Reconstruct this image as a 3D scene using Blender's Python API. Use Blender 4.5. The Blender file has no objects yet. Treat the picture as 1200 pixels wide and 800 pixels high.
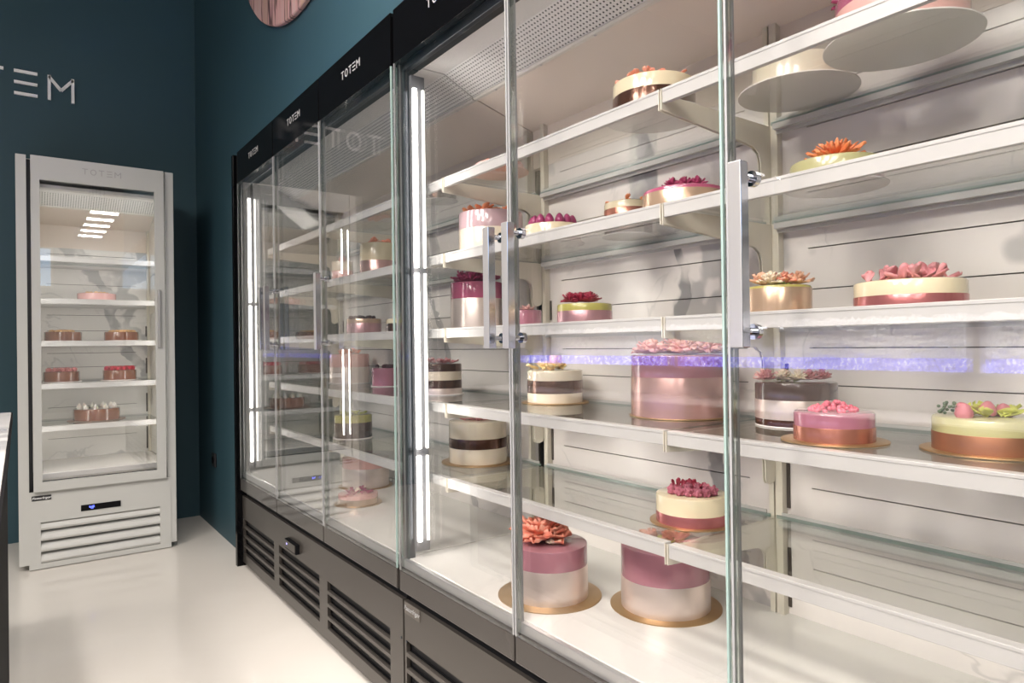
import bpy, bmesh, math, random
from mathutils import Vector, Matrix
C = bpy.context.scene.collection
PI = math.pi
rnd = random.Random(7)

# ------------------------------------------------------------------ materials
MATS = {}
def pbr(name, col, rough=.5, metal=0., coat=0., spec=.5, sss=0., emit=None, estr=0., noise=None, bump=None, coatr=.05):
    if name in MATS: return MATS[name]
    m = bpy.data.materials.new(name); m.use_nodes = True
    nt = m.node_tree; b = nt.nodes['Principled BSDF']
    b.inputs['Base Color'].default_value = (*col, 1)
    b.inputs['Roughness'].default_value = rough
    b.inputs['Metallic'].default_value = metal
    b.inputs['Coat Weight'].default_value = coat
    b.inputs['Coat Roughness'].default_value = coatr
    b.inputs['Specular IOR Level'].default_value = spec
    if sss:
        b.inputs['Subsurface Weight'].default_value = sss
        b.inputs['Subsurface Radius'].default_value = (.01, .006, .004)
    if emit:
        b.inputs['Emission Color'].default_value = (*emit, 1)
        b.inputs['Emission Strength'].default_value = estr
    if noise or bump:
        tc = nt.nodes.new('ShaderNodeTexCoord')
    if noise:
        sc, amt = noise[0], noise[1]
        n = nt.nodes.new('ShaderNodeTexNoise'); n.inputs['Scale'].default_value = sc; n.inputs['Detail'].default_value = 4
        nt.links.new(tc.outputs['Object'], n.inputs['Vector'])
        r = nt.nodes.new('ShaderNodeValToRGB')
        r.color_ramp.elements[0].position = .3; r.color_ramp.elements[1].position = .7
        c2 = noise[2] if len(noise) > 2 else tuple(c*(1-amt) for c in col)
        r.color_ramp.elements[0].color = (*c2, 1); r.color_ramp.elements[1].color = (*col, 1)
        nt.links.new(n.outputs['Fac'], r.inputs['Fac']); nt.links.new(r.outputs['Color'], b.inputs['Base Color'])
    if bump:
        n = nt.nodes.new('ShaderNodeTexNoise'); n.inputs['Scale'].default_value = bump[0]; n.inputs['Detail'].default_value = 3
        nt.links.new(tc.outputs['Object'], n.inputs['Vector'])
        bp = nt.nodes.new('ShaderNodeBump'); bp.inputs['Strength'].default_value = bump[1]; bp.inputs['Distance'].default_value = .002
        nt.links.new(n.outputs['Fac'], bp.inputs['Height']); nt.links.new(bp.outputs['Normal'], b.inputs['Normal'])
    MATS[name] = m
    return m

def clear_glass(name, tint=(.97, .99, .98), f0=.045, rough=0., double=False):
    m = bpy.data.materials.new(name); m.use_nodes = True
    nt = m.node_tree; nt.nodes.clear()
    out = nt.nodes.new('ShaderNodeOutputMaterial'); mix = nt.nodes.new('ShaderNodeMixShader')
    tr = nt.nodes.new('ShaderNodeBsdfTransparent'); tr.inputs['Color'].default_value = (*tint, 1)
    gl = nt.nodes.new('ShaderNodeBsdfGlossy'); gl.inputs['Roughness'].default_value = rough
    lw = nt.nodes.new('ShaderNodeLayerWeight')
    p = nt.nodes.new('ShaderNodeMath'); p.operation = 'POWER'; p.inputs[1].default_value = 5
    q = nt.nodes.new('ShaderNodeMath'); q.operation = 'MULTIPLY_ADD'; q.inputs[1].default_value = 1-f0; q.inputs[2].default_value = f0
    nt.links.new(lw.outputs['Facing'], p.inputs[0]); nt.links.new(p.outputs[0], q.inputs[0])
    fac = q.outputs[0]
    if double:       # each face of the slab stands for a pane with two surfaces: 2R/(1+R)
        p.inputs[1].default_value = 4.4
        a = nt.nodes.new('ShaderNodeMath'); a.operation = 'MULTIPLY'; a.inputs[1].default_value = 2; nt.links.new(fac, a.inputs[0])
        b = nt.nodes.new('ShaderNodeMath'); b.operation = 'ADD'; b.inputs[1].default_value = 1; nt.links.new(fac, b.inputs[0])
        c = nt.nodes.new('ShaderNodeMath'); c.operation = 'DIVIDE'; nt.links.new(a.outputs[0], c.inputs[0]); nt.links.new(b.outputs[0], c.inputs[1]); fac = c.outputs[0]
    nt.links.new(fac, mix.inputs[0]); nt.links.new(tr.outputs[0], mix.inputs[1]); nt.links.new(gl.outputs[0], mix.inputs[2])
    nt.links.new(mix.outputs[0], out.inputs[0])
    return m

def emitter(name, col, s):
    m = bpy.data.materials.new(name); m.use_nodes = True
    nt = m.node_tree; nt.nodes.clear()
    out = nt.nodes.new('ShaderNodeOutputMaterial'); e = nt.nodes.new('ShaderNodeEmission')
    e.inputs[0].default_value = (*col, 1); e.inputs[1].default_value = s
    nt.links.new(e.outputs[0], out.inputs[0])
    return m

def marble(name, base=(.74, .71, .67), vein=(.33, .32, .32), rough=.22, sc=1.1, wide=.022, seed=0., big=True, lines=()):
    m = bpy.data.materials.new(name); m.use_nodes = True
    nt = m.node_tree; b = nt.nodes['Principled BSDF']; N = nt.nodes.new; L = nt.links.new
    b.inputs['Roughness'].default_value = rough
    g = N('ShaderNodeNewGeometry')
    off = N('ShaderNodeVectorMath'); off.operation = 'ADD'; off.inputs[1].default_value = (seed, seed*.7, seed*.3)
    L(g.outputs['Position'], off.inputs[0])
    def ridge(scale, width, dist, soft):
        n = N('ShaderNodeTexNoise'); n.inputs['Scale'].default_value = scale; n.inputs['Detail'].default_value = 5
        n.inputs['Roughness'].default_value = .55; n.inputs['Distortion'].default_value = dist
        L(off.outputs[0], n.inputs['Vector'])
        s = N('ShaderNodeMath'); s.operation = 'SUBTRACT'; s.inputs[1].default_value = .5; L(n.outputs['Fac'], s.inputs[0])
        a = N('ShaderNodeMath'); a.operation = 'ABSOLUTE'; L(s.outputs[0], a.inputs[0])
        mr = N('ShaderNodeMapRange'); mr.interpolation_type = 'SMOOTHSTEP'
        mr.inputs['From Min'].default_value = width*soft; mr.inputs['From Max'].default_value = width
        mr.inputs['To Min'].default_value = 1; mr.inputs['To Max'].default_value = 0
        L(a.outputs[0], mr.inputs['Value'])
        return mr.outputs[0]
    def mask(scale, lo, hi, sd):
        n = N('ShaderNodeTexNoise'); n.inputs['Scale'].default_value = scale; n.inputs['Detail'].default_value = 2
        o2 = N('ShaderNodeVectorMath'); o2.operation = 'ADD'; o2.inputs[1].default_value = (sd, sd, sd)
        L(off.outputs[0], o2.inputs[0]); L(o2.outputs[0], n.inputs['Vector'])
        mr = N('ShaderNodeMapRange'); mr.inputs['From Min'].default_value = lo; mr.inputs['From Max'].default_value = hi
        L(n.outputs['Fac'], mr.inputs['Value']); return mr.outputs[0]
    def mul(a, v):
        q = N('ShaderNodeMath'); q.operation = 'MULTIPLY'; L(a, q.inputs[0])
        if isinstance(v, float): q.inputs[1].default_value = v
        else: L(v, q.inputs[1])
        return q.outputs[0]
    def mx(a, c):
        q = N('ShaderNodeMath'); q.operation = 'MAXIMUM'; L(a, q.inputs[0]); L(c, q.inputs[1]); return q.outputs[0]
    thin = mul(mul(ridge(sc*2.6, wide*.42, .6, 0.), mask(3, .42, .62, 3.)), .35)
    v = thin
    if big:
        bg = mul(mul(ridge(sc, wide, .25, .5), mask(1.1, .42, .5, 9.)), .62)
        v = mx(bg, thin)
    cloud = mul(mask(2.4, .4, .75, 15.), .16)
    sp = N('ShaderNodeSeparateXYZ'); L(g.outputs['Position'], sp.inputs[0])
    for ax, c0, slope, wd, amt in lines:      # one long vein: coordinate = c0 + slope*z, wandering with noise
        n = N('ShaderNodeTexNoise'); n.inputs['Scale'].default_value = 3.2; n.inputs['Detail'].default_value = 5; L(off.outputs[0], n.inputs['Vector'])
        w1 = N('ShaderNodeMath'); w1.operation = 'MULTIPLY_ADD'; w1.inputs[1].default_value = .34; w1.inputs[2].default_value = -.17; L(n.outputs['Fac'], w1.inputs[0])
        l1 = N('ShaderNodeMath'); l1.operation = 'MULTIPLY_ADD'; l1.inputs[1].default_value = slope; l1.inputs[2].default_value = c0; L(sp.outputs['Z'], l1.inputs[0])
        d1 = N('ShaderNodeMath'); d1.operation = 'SUBTRACT'; L(sp.outputs[ax], d1.inputs[0]); L(l1.outputs[0], d1.inputs[1])
        d2 = N('ShaderNodeMath'); d2.operation = 'ADD'; L(d1.outputs[0], d2.inputs[0]); L(w1.outputs[0], d2.inputs[1])
        d3 = N('ShaderNodeMath'); d3.operation = 'ABSOLUTE'; L(d2.outputs[0], d3.inputs[0])
        n2 = N('ShaderNodeTexNoise'); n2.inputs['Scale'].default_value = 22; n2.inputs['Detail'].default_value = 4; L(off.outputs[0], n2.inputs['Vector'])
        w2 = N('ShaderNodeMath'); w2.operation = 'MULTIPLY_ADD'; w2.inputs[1].default_value = wd*1.6; w2.inputs[2].default_value = wd*.2; L(n2.outputs['Fac'], w2.inputs[0])
        mr = N('ShaderNodeMapRange'); mr.interpolation_type = 'SMOOTHSTEP'; mr.inputs['To Min'].default_value = 1; mr.inputs['To Max'].default_value = 0
        q_ = N('ShaderNodeMath'); q_.operation = 'MULTIPLY'; q_.inputs[1].default_value = .6; L(w2.outputs[0], q_.inputs[0])
        L(d3.outputs[0], mr.inputs['Value']); L(q_.outputs[0], mr.inputs['From Min']); L(w2.outputs[0], mr.inputs['From Max'])
        v = mx(v, mul(mul(mr.outputs[0], mask(9, .30, .52, 21.)), amt))
    v = mx(v, cloud)
    mixc = N('ShaderNodeMix'); mixc.data_type = 'RGBA'
    mixc.inputs[6].default_value = (*base, 1); mixc.inputs[7].default_value = (*vein, 1)
    L(v, mixc.inputs[0]); L(mixc.outputs[2], b.inputs['Base Color'])
    return m

def perforated(name, col, axis_u, pitch=.0115):
    """white sheet with round holes; u runs along the unit, the other coordinate is world z scaled to run down the slope"""
    m = bpy.data.materials.new(name); m.use_nodes = True
    nt = m.node_tree; b = nt.nodes['Principled BSDF']; N = nt.nodes.new; L = nt.links.new
    b.inputs['Roughness'].default_value = .35
    uv = N('ShaderNodeUVMap'); s = N('ShaderNodeSeparateXYZ'); L(uv.outputs[0], s.inputs[0])
    def frac(o):
        d = N('ShaderNodeMath'); d.operation = 'DIVIDE'; d.inputs[1].default_value = pitch; L(o, d.inputs[0])
        f = N('ShaderNodeMath'); f.operation = 'FRACT'; L(d.outputs[0], f.inputs[0])
        t = N('ShaderNodeMath'); t.operation = 'SUBTRACT'; t.inputs[1].default_value = .5; L(f.outputs[0], t.inputs[0])
        p = N('ShaderNodeMath'); p.operation = 'MULTIPLY'; L(t.outputs[0], p.inputs[0]); L(t.outputs[0], p.inputs[1])
        return p.outputs[0]
    a = N('ShaderNodeMath'); a.operation = 'ADD'; L(frac(s.outputs[0]), a.inputs[0]); L(frac(s.outputs[1]), a.inputs[1])
    lt = N('ShaderNodeMath'); lt.operation = 'LESS_THAN'; lt.inputs[1].default_value = .052; L(a.outputs[0], lt.inputs[0])
    mx = N('ShaderNodeMix'); mx.data_type = 'RGBA'; mx.inputs[6].default_value = (*col, 1); mx.inputs[7].default_value = (.05, .05, .045, 1)
    L(lt.outputs[0], mx.inputs[0]); L(mx.outputs[2], b.inputs['Base Color'])
    return m

M_teal = pbr('teal_wall_paint', (.027, .072, .093), .55, noise=(3., .06))
M_ceil = pbr('ceiling_paint', (.10, .12, .13), .8)
M_white = pbr('white_coated_steel', (.80, .77, .71), .35)
M_fwhite = pbr('warm_grey_coated_steel', (.50, .50, .475), .4)
M_trimw = pbr('white_shelf_trim', (.52, .505, .49), .3)
M_cream = pbr('cream_inner_lining', (.80, .70, .62), .32)
M_black = pbr('black_printed_glass', (.003, .003, .0035), .08, spec=.12)
M_dark = pbr('dark_gasket', (.012, .012, .014), .5)
M_frame = pbr('dark_steel_frame', (.045, .05, .06), .3, .6)
M_base = pbr('brown_grey_powder_coat', (.070, .062, .055), .33, .35)
M_skirt = pbr('brown_grey_printed_glass', (.045, .039, .035), .16, .1, coat=.25)
M_louv = pbr('black_louvre', (.005, .005, .006), .6, spec=.1)
M_alu = pbr('brushed_aluminium', (.62, .62, .63), .3, .85)
M_chrome = pbr('polished_chrome', (.58, .60, .66), .12, 1.)
M_satin = pbr('satin_handle_face', (.40, .39, .38), .35, .5)
M_glass = clear_glass('double_glazing', (.994, .996, .992), .043, double=True)
M_shelf = clear_glass('shelf_glass', (.968, .982, .970), .06)
M_edge = pbr('green_glass_edge', (.30, .40, .37), .1, coat=.6)
M_edge3 = pbr('clear_grey_seal', (.33, .33, .33), .15, coat=.6)
M_edge2 = clear_glass('clear_edge_spacer', (.84, .88, .86), .12, .08)
M_marble = marble('white_marble_back', (.82, .765, .735), (.30, .29, .295), .2, .9, .030, 2.3, lines=(('Y', .83, .27, .030, .95), ('Y', 2.0, .35, .028, .7), ('Y', .02, .22, .016, .6)))
M_marble_f = marble('white_marble_fridge_back', (.84, .82, .79), (.30, .30, .31), .2, .9, .030, 6.3, lines=(('X', 1.066, -.487, .038, .75),))
M_deck = marble('white_stone_deck', (.68, .66, .63), (.48, .47, .46), .12, 1.6, .03, 5.1, big=False)
M_slot = pbr('slot_shadow_gap', (.07, .055, .045), .8)
M_perf = perforated('perforated_sheet', (.88, .87, .85), 0)
M_led = emitter('led_diffuser', (1., .95, .89), 26.)
M_ledf = emitter('fridge_led_diffuser', (1., .97, .92), 21.)
M_led2 = emitter('led_reflection_glow', (1., .95, .88), 5.)  # weaker emission for the reflected line beside each LED tube
M_sign = pbr('white_acrylic_letters', (.95, .95, .94), .4)
M_letter = pbr('silver_print', (.42, .42, .42), .4)
M_letter_g = pbr('pale_grey_print', (.36, .35, .34), .45)
M_gold = pbr('gold_cake_board', (.46, .30, .15), .34, .75, bump=(140, .25))
M_boardw = pbr('white_cake_board', (.86, .80, .79), .6)

# cake colours
def glaze(n, c, r=.16): return pbr(n, c, r, 0, .7, .5, .08)
def satin(n, c, r=.27): return pbr(n, c, r, .62, .25, .5, bump=(260, .06))
K = dict(
    mauve=glaze('mauve_glaze', (.37, .165, .20)), pinkg=glaze('pink_glaze', (.58, .19, .26)), cream=glaze('cream_glaze', (.76, .66, .46), .2),
    ivory=glaze('ivory_glaze', (.80, .70, .56), .22), pearl=satin('pearl_satin', (.80, .68, .62), .3), rose=satin('rose_gold_satin', (.60, .37, .34), .26),
    copper=satin('copper_satin', (.50, .20, .14)), redcop=satin('red_copper_satin', (.50, .17, .17)), gold=satin('champagne_satin', (.66, .46, .32), .24),
    choc=glaze('dark_chocolate_glaze', (.062, .026, .018), .16), cocoa=glaze('cocoa_glaze', (.19, .060, .026), .2), brown=satin('chocolate_satin', (.12, .055, .035), .2),
    green=glaze('pistachio_glaze', (.45, .42, .21), .4), olive=glaze('olive_glaze', (.42, .38, .10), .25), magenta=glaze('magenta_glaze', (.40, .09, .17)),
    lav=glaze('lavender_glaze', (.52, .36, .39)), palepink=glaze('pale_pink_glaze', (.78, .44, .40), .2), tan=satin('tan_satin', (.36, .16, .09), .4),
    blush=satin('blush_satin', (.56, .31, .34)), hotrose=glaze('hot_rose_glaze', (.42, .165, .225)))
F = dict(
    coral=pbr('coral_petals', (.80, .24, .16), .5, sss=.2, noise=(60, .3, (.85, .42, .30))),
    pink=pbr('pink_petals', (.78, .36, .36), .5, sss=.2, noise=(60, .3, (.86, .58, .52))),
    dusty=pbr('dusty_pink_petals', (.56, .19, .21), .5, sss=.15, noise=(70, .3, (.66, .32, .33))),
    orange=pbr('orange_petals', (.85, .22, .07), .5, sss=.2, noise=(60, .3, (.88, .36, .16))),
    magenta=pbr('magenta_petals', (.30, .025, .09), .45, sss=.1, noise=(60, .3, (.44, .06, .16))),
    crimson=pbr('crimson_petals', (.30, .012, .04), .4, sss=.1, noise=(60, .3, (.45, .04, .09))),
    yellow=pbr('yellow_petals', (.80, .53, .16), .5, sss=.2, noise=(60, .3, (.86, .70, .40))),
    peach=pbr('peach_petals', (.84, .50, .34), .5, sss=.2),
    creamf=pbr('cream_petals', (.84, .72, .56), .5, sss=.2),
    rasp=pbr('raspberry_skin', (.42, .05, .09), .45, bump=(300, .4)), raspd=pbr('dusted_raspberry_skin', (.42, .12, .17), .6),
    red=pbr('red_raspberry_skin', (.52, .012, .04), .35), pinkb=pbr('pink_berry_skin', (.72, .13, .20), .25, coat=.4),
    straw=pbr('magenta_strawberry_skin', (.30, .03, .12), .4, coat=.2), leaf=pbr('leaf_green', (.24, .30, .05), .5), lime=pbr('lime_leaf', (.50, .52, .10), .45),
    nut=pbr('caramel_nut', (.70, .40, .16), .45), almond=pbr('almond_nut', (.82, .62, .40), .5), mer=pbr('white_meringue', (.86, .82, .76), .5, sss=.2),
    dkg=pbr('dark_green_bud', (.06, .10, .05), .6), darkb=pbr('dark_berry_skin', (.08, .025, .03), .35))

# ------------------------------------------------------------------ mesh helpers
def link(name, bm, mat, parent=None, smooth=False, recalc=True):
    if recalc: bmesh.ops.recalc_face_normals(bm, faces=bm.faces)
    me = bpy.data.meshes.new(name); bm.to_mesh(me); bm.free()
    if smooth:
        for p in me.polygons: p.use_smooth = True
        try: me.set_sharp_from_angle(angle=math.radians(40))
        except Exception: pass
    for mm in (mat if isinstance(mat, (list, tuple)) else [mat]): me.materials.append(mm)
    o = bpy.data.objects.new(name, me); C.objects.link(o)
    if parent: o.parent = parent
    return o
def empty(name, loc, label=None, cat=None, group=None, parent=None):
    o = bpy.data.objects.new(name, None); C.objects.link(o); o.location = loc; o.empty_display_size = .05
    tag(o, label, cat, group)
    return o
def tag(o, label=None, cat=None, group=None, kind=None):
    if label: o['label'] = label
    if cat: o['category'] = cat
    if group: o['group'] = group
    if kind: o['kind'] = kind
    return o
def box(bm, x0, x1, y0, y1, z0, z1, bev=0., mi=0):
    v = [bm.verts.new((x, y, z)) for x in (x0, x1) for y in (y0, y1) for z in (z0, z1)]
    fs = [bm.faces.new([v[i] for i in q]) for q in ((0,1,3,2),(4,6,7,5),(0,4,5,1),(2,3,7,6),(0,2,6,4),(1,5,7,3))]
    for f in fs: f.material_index = mi
    if bev:
        es = list({e for f in fs for e in f.edges})
        bmesh.ops.bevel(bm, geom=es, offset=bev, segments=2, affect='EDGES', profile=.5)
def lathe(bm, prof, seg=64, c=(0, 0, 0), mi=0):
    rings = []
    for r, z in prof:
        if r < 1e-6: rings.append([bm.verts.new((c[0], c[1], c[2]+z))])
        else: rings.append([bm.verts.new((c[0]+r*math.cos(2*PI*k/seg), c[1]+r*math.sin(2*PI*k/seg), c[2]+z)) for k in range(seg)])
    for a, b in zip(rings, rings[1:]):
        for k in range(seg):
            k2 = (k+1) % seg
            if len(a) == 1 and len(b) == 1: continue
            if len(a) == 1: f = bm.faces.new((a[0], b[k], b[k2]))
            elif len(b) == 1: f = bm.faces.new((a[k], b[0], a[k2]))
            else: f = bm.faces.new((a[k], b[k], b[k2], a[k2]))
            f.material_index = mi

# (u along the unit, v into the unit, z) -> world
class Unit:
    def __init__(s, kind, off): s.kind = kind; s.off = off
    def box(s, bm, u0, u1, v0, v1, z0, z1, bev=0., mi=0):
        if s.kind == 'long': box(bm, v0, v1, u0, u1, z0, z1, bev, mi)
        else: box(bm, u0, u1, v0+s.off, v1+s.off, z0, z1, bev, mi)
    def pt(s, u, v, z): return (v, u, z) if s.kind == 'long' else (u, v+s.off, z)
    def prism(s, bm, poly, u0, u1):        # poly in (v,z), extruded along u
        a = [bm.verts.new(s.pt(u0, v, z)) for v, z in poly]; b = [bm.verts.new(s.pt(u1, v, z)) for v, z in poly]
        n = len(poly)
        bm.faces.new(a); bm.faces.new(b[::-1])
        for i in range(n): bm.faces.new((a[i], a[(i+1) % n], b[(i+1) % n], b[i]))

# ---- TOTEM lettering as strokes in a (s,t) plane: five letters, height 1, pitch 1.45
def totem_strokes(th=.12):
    P = []
    def bar(x0, y0, x1, y1): P.append([(x0, y0), (x1, y0), (x1, y1), (x0, y1)])
    def stroke(a, b, w):
        d = Vector((b[0]-a[0], b[1]-a[1])).normalized(); n = Vector((-d.y, d.x))*w/2
        P.append([(a[0]+n.x, a[1]+n.y), (b[0]+n.x, b[1]+n.y), (b[0]-n.x, b[1]-n.y), (a[0]-n.x, a[1]-n.y)])
    p = 1.18; w = .82
    def T(x): bar(x, 1-th, x+w, 1); bar(x+w/2-th/2, 0, x+w/2+th/2, 1-th)
    T(0)
    n = 20; cx, cy, R, r = p+w/2+.03, .5, .5, .5-th                 # O as a ring of quads
    for k in range(n):
        a0, a1 = 2*PI*k/n, 2*PI*(k+1)/n
        P.append([(cx+R*.9*math.cos(a0), cy+R*math.sin(a0)), (cx+R*.9*math.cos(a1), cy+R*math.sin(a1)), (cx+r*.87*math.cos(a1), cy+r*math.sin(a1)), (cx+r*.87*math.cos(a0), cy+r*math.sin(a0))])
    T(2*p+.06)
    for t in (0, .5-th/2, 1-th): bar(3*p+.05, t, 3*p+.05+w, t+th)
    x = 4*p+.05; bar(x, 0, x+th, 1); bar(x+.98-th, 0, x+.98, 1)
    stroke((x+th*.4, 1-th*.4), (x+.49, .45), th); stroke((x+.98-th*.4, 1-th*.4), (x+.49, .45), th)
    return P, 4*p+.05+.98
def totem(name, mat, parent, fn, h, th=.12):
    """fn(s,t,d)->world; d = 0 back, 1 front"""
    P, W = totem_strokes(th); bm = bmesh.new()
    for q in P:
        a = [bm.verts.new(fn(s*h, t*h, 0)) for s, t in q]; b = [bm.verts.new(fn(s*h, t*h, 1)) for s, t in q]
        n = len(q); bm.faces.new(a[::-1]); bm.faces.new(b)
        for i in range(n): bm.faces.new((a[i], a[(i+1) % n], b[(i+1) % n], b[i]))
    return link(name, bm, mat, parent)

def text_obj(name, s, size, mat, parent, mtx, shear=.3):
    cu = bpy.data.curves.new(name, 'FONT'); cu.body = s; cu.size = size; cu.extrude = .0004; cu.shear = shear; cu.align_x = 'CENTER'; cu.align_y = 'CENTER'
    cu.materials.append(mat)
    tmp = bpy.data.objects.new('tmp', cu); C.objects.link(tmp); bpy.context.view_layer.update()
    me = bpy.data.meshes.new_from_object(tmp.evaluated_get(bpy.context.evaluated_depsgraph_get())); me.name = name
    bpy.data.objects.remove(tmp); bpy.data.curves.remove(cu)
    if not me.materials: me.materials.append(mat)
    o = bpy.data.objects.new(name, me); C.objects.link(o); o.parent = parent; o.matrix_basis = mtx
    return o

# ------------------------------------------------------------------ room
def struct(name, bm, mat, **k):
    o = link(name, bm, mat, **k); o['kind'] = 'structure'; return o
M_floor = bpy.data.materials.new('polished_pale_floor'); M_floor.use_nodes = True
def mk_floor():
    nt = M_floor.node_tree; b = nt.nodes['Principled BSDF']; N = nt.nodes.new; L = nt.links.new
    b.inputs['Roughness'].default_value = .2; b.inputs['Coat Weight'].default_value = .3; b.inputs['Coat Roughness'].default_value = .06
    g = N('ShaderNodeNewGeometry'); n = N('ShaderNodeTexNoise'); n.inputs['Scale'].default_value = 2.2; n.inputs['Detail'].default_value = 5; n.inputs['Distortion'].default_value = .6
    L(g.outputs['Position'], n.inputs['Vector'])
    r = N('ShaderNodeValToRGB'); r.color_ramp.elements[0].position = .3; r.color_ramp.elements[1].position = .62
    r.color_ramp.elements[0].color = (.72, .68, .62, 1); r.color_ramp.elements[1].color = (.75, .71, .65, 1)
    L(n.outputs['Fac'], r.inputs['Fac']); L(r.outputs['Color'], b.inputs['Base Color'])
mk_floor()
CZ = 4.5
bm = bmesh.new(); box(bm, -4.5, 3.2, -6, 4.73, -.1, 0); struct('floor', bm, M_floor)
bm = bmesh.new(); box(bm, -4.5, 3.2, -6, 4.73, CZ, CZ+.1); struct('ceiling', bm, M_ceil)
bm = bmesh.new(); box(bm, -4.6, 3.3, 4.73, 4.83, -.1, CZ+.1); struct('wall_back', bm, M_teal)
# right wall with the niche that holds the long refrigerated cabinets (niche y -0.02..3.545, z 0..2.05)
bm = bmesh.new()
box(bm, .935, 1.06, 3.545, 4.73, -.1, CZ)
box(bm, .935, 1.60, -.35, 3.545, 2.062, CZ)
box(bm, .935, 1.60, -.35, -.02, -.1, 2.062)
box(bm, 1.56, 1.60, -.02, 3.545, -.1, 2.062)
box(bm, 1.06, 1.60, 3.545, 3.60, -.1, CZ)
struct('wall_right', bm, M_teal)
bm = bmesh.new(); box(bm, 1.60, 3.2, -.35, -.25, -.1, CZ); struct('wall_return', bm, M_teal)
bm = bmesh.new(); box(bm, 3.2, 3.3, -6, -.25, -.1, CZ+.1); struct('wall_side', bm, M_teal)
bm = bmesh.new(); box(bm, -4.6, -4.5, -6, 4.73, -.1, CZ+.1); struct('wall_left', bm, M_teal)
M_front = pbr('pale_wall_paint', (.42, .43, .43), .7)
bm = bmesh.new()
box(bm, -4.5, -.9, -6.1, -6, -.1, CZ+.1); box(bm, .45, 3.2, -6.1, -6, -.1, CZ+.1)
box(bm, -.9, .45, -6.1, -6, -.1, 2.2); box(bm, -.9, .45, -6.1, -6, 2.85, CZ+.1)
struct('wall_front', bm, M_front)
bm = bmesh.new(); box(bm, -.9, .45, -6.07, -6.05, 2.2, 2.85)
w1 = struct('window_1', bm, emitter('daylit_window_pane', (.55, .75, 1.), 3.))
bm = bmesh.new()
for a in ((-.93, .48, 2.17, 2.2), (-.93, .48, 2.85, 2.88), (-.24, -.21, 2.2, 2.85), (-.93, -.9, 2.2, 2.85), (.45, .48, 2.2, 2.85)): box(bm, a[0], a[1], -6.04, -5.985, a[2], a[3])
link('window_frame', bm, M_white, w1)

# wall sign TOTEM on the back wall
sg = empty('wall_lettering', (-.40, 4.72, 2.6), 'large TOTEM letters fixed high on the dark teal wall above the small fridge', 'sign')
X1 = .274; h = .143; P_, W_ = totem_strokes(.115)
sx = .93
xs0 = X1-W_*h*sx-0
for o in [totem('letters', M_sign, None, lambda s, t, d: (xs0+s*sx+.40, .005-.012*d, -.065+t), h, .115)]: o.parent = sg

# round picture on right wall
M_pet = bpy.data.materials.new('petal_print'); M_pet.use_nodes = True
def mk_pet():
    nt = M_pet.node_tree; b = nt.nodes['Principled BSDF']; N = nt.nodes.new; L = nt.links.new
    b.inputs['Roughness'].default_value = .5
    tc = N('ShaderNodeTexCoord'); mp = N('ShaderNodeMapping'); mp.inputs['Rotation'].default_value = (math.radians(-20), 0, 0); mp.inputs['Scale'].default_value = (1, 7, 1.0)
    L(tc.outputs['Object'], mp.inputs[0]); n = N('ShaderNodeTexNoise'); n.inputs['Scale'].default_value = 1.6; n.inputs['Detail'].default_value = 3
    L(mp.outputs[0], n.inputs['Vector']); r = N('ShaderNodeValToRGB'); e = r.color_ramp.elements
    e[0].position = .30; e[0].color = (.42, .33, .20, 1); e[1].position = .72; e[1].color = (.62, .50, .44, 1)
    for p_, c_ in ((.42, (.50, .30, .27, 1)), (.47, (.06, .03, .03, 1)), (.50, (.58, .33, .31, 1)), (.60, (.55, .37, .35, 1))):
        q = r.color_ramp.elements.new(p_); q.color = c_
    L(n.outputs['Fac'], r.inputs['Fac']); L(r.outputs['Color'], b.inputs['Base Color'])
mk_pet()
bm = bmesh.new(); lathe(bm, [(0, 0), (.945, 0), (.95, .004), (.95, .018), (.945, .022), (0, .022)], 160)
pic = link('round_wall_picture', bm, M_pet); pic.rotation_euler = (0, -PI/2, 0); pic.location = (.933, 2.66, 3.385)
tag(pic, 'round picture of pink petals mounted high on the teal wall above the black header', 'picture')

# socket on right wall
so = empty('wall_socket', (.933, 4.28, .42), 'small black electrical socket on the teal wall beside the small fridge', 'socket')
bm = bmesh.new(); box(bm, -.012, 0, -.04, .04, -.04, .04, .004); link('cover_plate', bm, M_dark, so)
bm = bmesh.new(); lathe(bm, [(0, 0), (.02, 0), (.022, .004), (0, .004)], 24)
q = link('socket_face', bm, M_louv, so); q.rotation_euler = (0, -PI/2, 0); q.location = (-.012, 0, 0)

# ------------------------------------------------------------------ cabinets
SZ = {1: 1.570, 2: 1.350, 3: 1.131, 4: .911, 5: .694, 0: .472}
SLOTZ = (1.625, 1.545, 1.455, 1.281, 1.192, 1.065, .985, .76, .648, .585)
def led_bar(U, parent, u, v, s=1):
    """vertical LED fixture: aluminium spine with three lit tubes facing into the unit"""
    bm = bmesh.new(); U.box(bm, u-.006, u+.010, v-.002, v+.042, .49, 1.86, .002)
    f = link('led_light', bm, pbr('grey_led_profile', (.16, .16, .17), .5), parent)
    bm = bmesh.new()
    for a, b_ in ((.52, .765), (.785, 1.29), (1.305, 1.82)): U.box(bm, u-.016, u-.006, v, v+.013, a, b_, .003)
    link('diffuser', bm, M_led, f)
    bm = bmesh.new()
    for a, b_ in ((.52, .765), (.785, 1.29), (1.305, 1.82)): U.box(bm, u-.013, u-.006, v+.030, v+.038, a, b_, .002)
    link('led_reflection_strip', bm, M_led2, f)  # second glowing strip stands in for the tube's reflection in the glazing
    return f

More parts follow.
